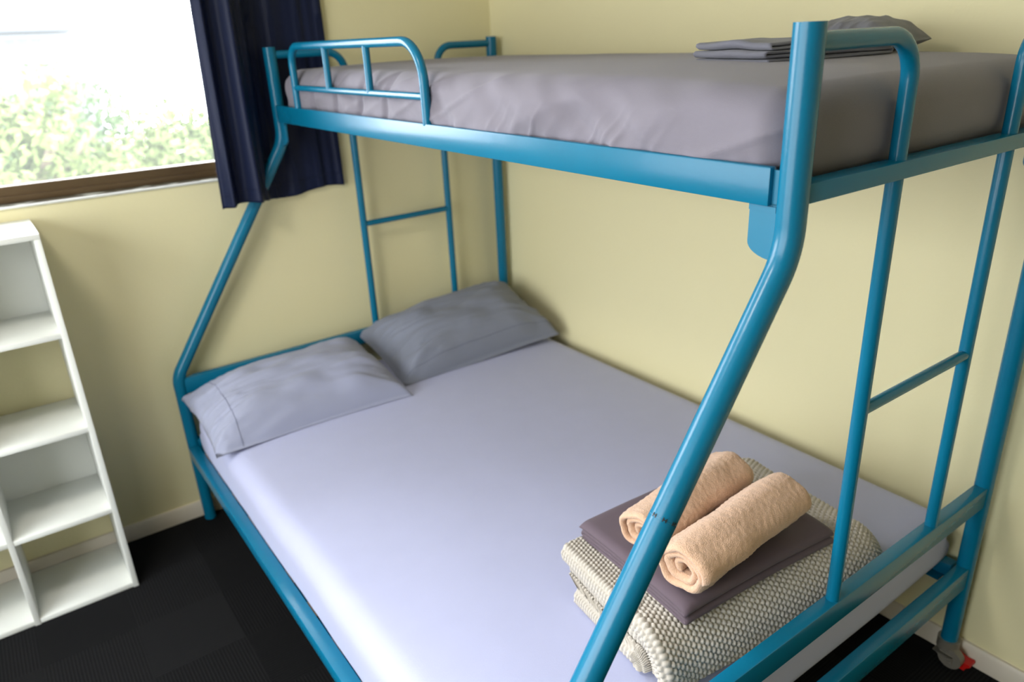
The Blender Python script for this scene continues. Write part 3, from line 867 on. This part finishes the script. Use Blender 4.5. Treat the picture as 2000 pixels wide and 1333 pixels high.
# ------------------------------------------------------------------ curtain
def curtain():
    x0, x1, zt, zb = -1.175, -.705, 2.26, 1.118
    root = empty('curtain', ((x0 + x1) / 2, -.05, zb)); tag(root, 'navy blue pleated curtain hanging at the right side of the window', 'curtain')
    nx, nz = 260, 130
    u = np.linspace(0, 1, nx)[:, None] * np.ones((1, nz)); v = np.linspace(0, 1, nz)[None, :] * np.ones((nx, 1))
    z = zb + (zt - zb) * v
    # in front of the bed frame at the left third, tucked behind it on the right
    k = 1 / (1 + np.exp((u - .37) * 45))
    low = 1 - v
    X_ = x0 + .030 * v + (x1 - x0 - .035 * v) * u
    base = -.017 - .105 * k
    ph_ = u * 2 * math.pi * 5.4 + 2.6 + .6 * np.sin(v * 3)
    pl_ = (np.sin(ph_) + .35 * np.sin(2 * ph_ + .8)) * (.021 * k + .0048 * (1 - k)) + np.sin(u * 2 * math.pi * 13 + v * 2) * .0035 * (.35 + .65 * k)
    Y_ = base + pl_ * (.55 + .45 * low) + .004 * vnoise(np.stack([u * 8, v * 5, u * 0], -1), 91)
    Y_ = np.minimum(Y_, -.0065)
    back = (X_ > XU - .06) & (z < 1.70)
    Y_ = np.where(back, np.maximum(Y_, -.021), Y_)
    z = z + (1 - v) ** 6 * (.010 * np.sin(u * 9) + .004)
    A_ = np.stack([X_, Y_, z], -1); B_ = A_ + np.array([0, .0022, 0])
    V = np.concatenate([A_.reshape(-1, 3), B_.reshape(-1, 3)]); N0 = nx * nz
    idx = np.arange(N0).reshape(nx, nz)
    per = np.concatenate([idx[:, 0], idx[-1, 1:], idx[-2::-1, -1], idx[0, -2:0:-1]]); q = np.roll(per, -1)
    F = np.concatenate([grid_faces(nx, nz), grid_faces(nx, nz, True) + N0, np.stack([per, per + N0, q + N0, q], -1)])
    o = mesh_obj('drape', V, F, CURT, root); o.matrix_parent_inverse = Matrix.Translation(-root.location)
    # hem stitching
    j = 5
    mb = MB(); mb.tube([tuple(A_[i, j] - np.array([0, .0006, 0])) for i in range(1, nx - 1, 2)], .0009, seg=6)
    s = mb.build('hem_stitch', CURT, root); s.matrix_parent_inverse = Matrix.Translation(-root.location)
curtain()
mb = MB(); mb.box(WX0 - .15, -.66, -.075, -.045, 2.262, 2.285, .003); mb.box(WX0 - .1, WX0 - .07, -.05, 0, 2.262, 2.285); mb.box(-.75, -.72, -.05, 0, 2.262, 2.285)
o = mb.build('curtain_rail', CEIL); tag(o, 'white curtain rail fixed to the wall above the window', 'curtain rail')

# ------------------------------------------------------------------ white shelf unit
def shelf_unit():
    xr, yf, yb, Ht, tp = -1.705, -.294, -.016, 1.165, .0155
    cellw = .262; xm = xr - tp - cellw; xl = xm - tp - cellw - tp
    root = empty('shelf_unit', ((xl + xr) / 2, (yf + yb) / 2, 0)); tag(root, 'white open cube shelf unit standing against the wall under the window', 'shelf unit')
    inv = Matrix.Translation(-root.location)
    def part(mb, name, label=None):
        o = mb.build(name, SHELFW, root, sharp=30); o.matrix_parent_inverse = inv
        if label: o['label'] = label
        return o
    for x in (xr - tp, xm - tp, xl):
        mb = MB(); mb.box(x, x + tp, yf, yb, .001, Ht - tp if x != xm - tp else Ht - tp, .0008); part(mb, 'upright_panel')
    mb = MB(); mb.box(xl, xr, yf, yb, Ht - tp, Ht, .0008); part(mb, 'top_panel')
    zs = [.008 + tp / 2]
    for zc in (.008, .2855, .569, .8665):
        z0 = zc if zc > .01 else .003
        for (a, b_) in ((xl + tp, xm - tp), (xm, xr - tp)):
            mb = MB(); mb.box(a + .0003, b_ - .0003, yf + .001, yb, z0, z0 + tp, .0008); part(mb, 'shelf')
    # white backs in the top and third row only
    for (za, zb_) in ((.8665 + tp, Ht - tp), (.2855 + tp, .569)):
        for (a, b_) in ((xl + tp, xm - tp), (xm, xr - tp)):
            mb = MB(); mb.box(a, b_, yb - .004, yb, za, zb_); part(mb, 'back_panel')
shelf_unit()
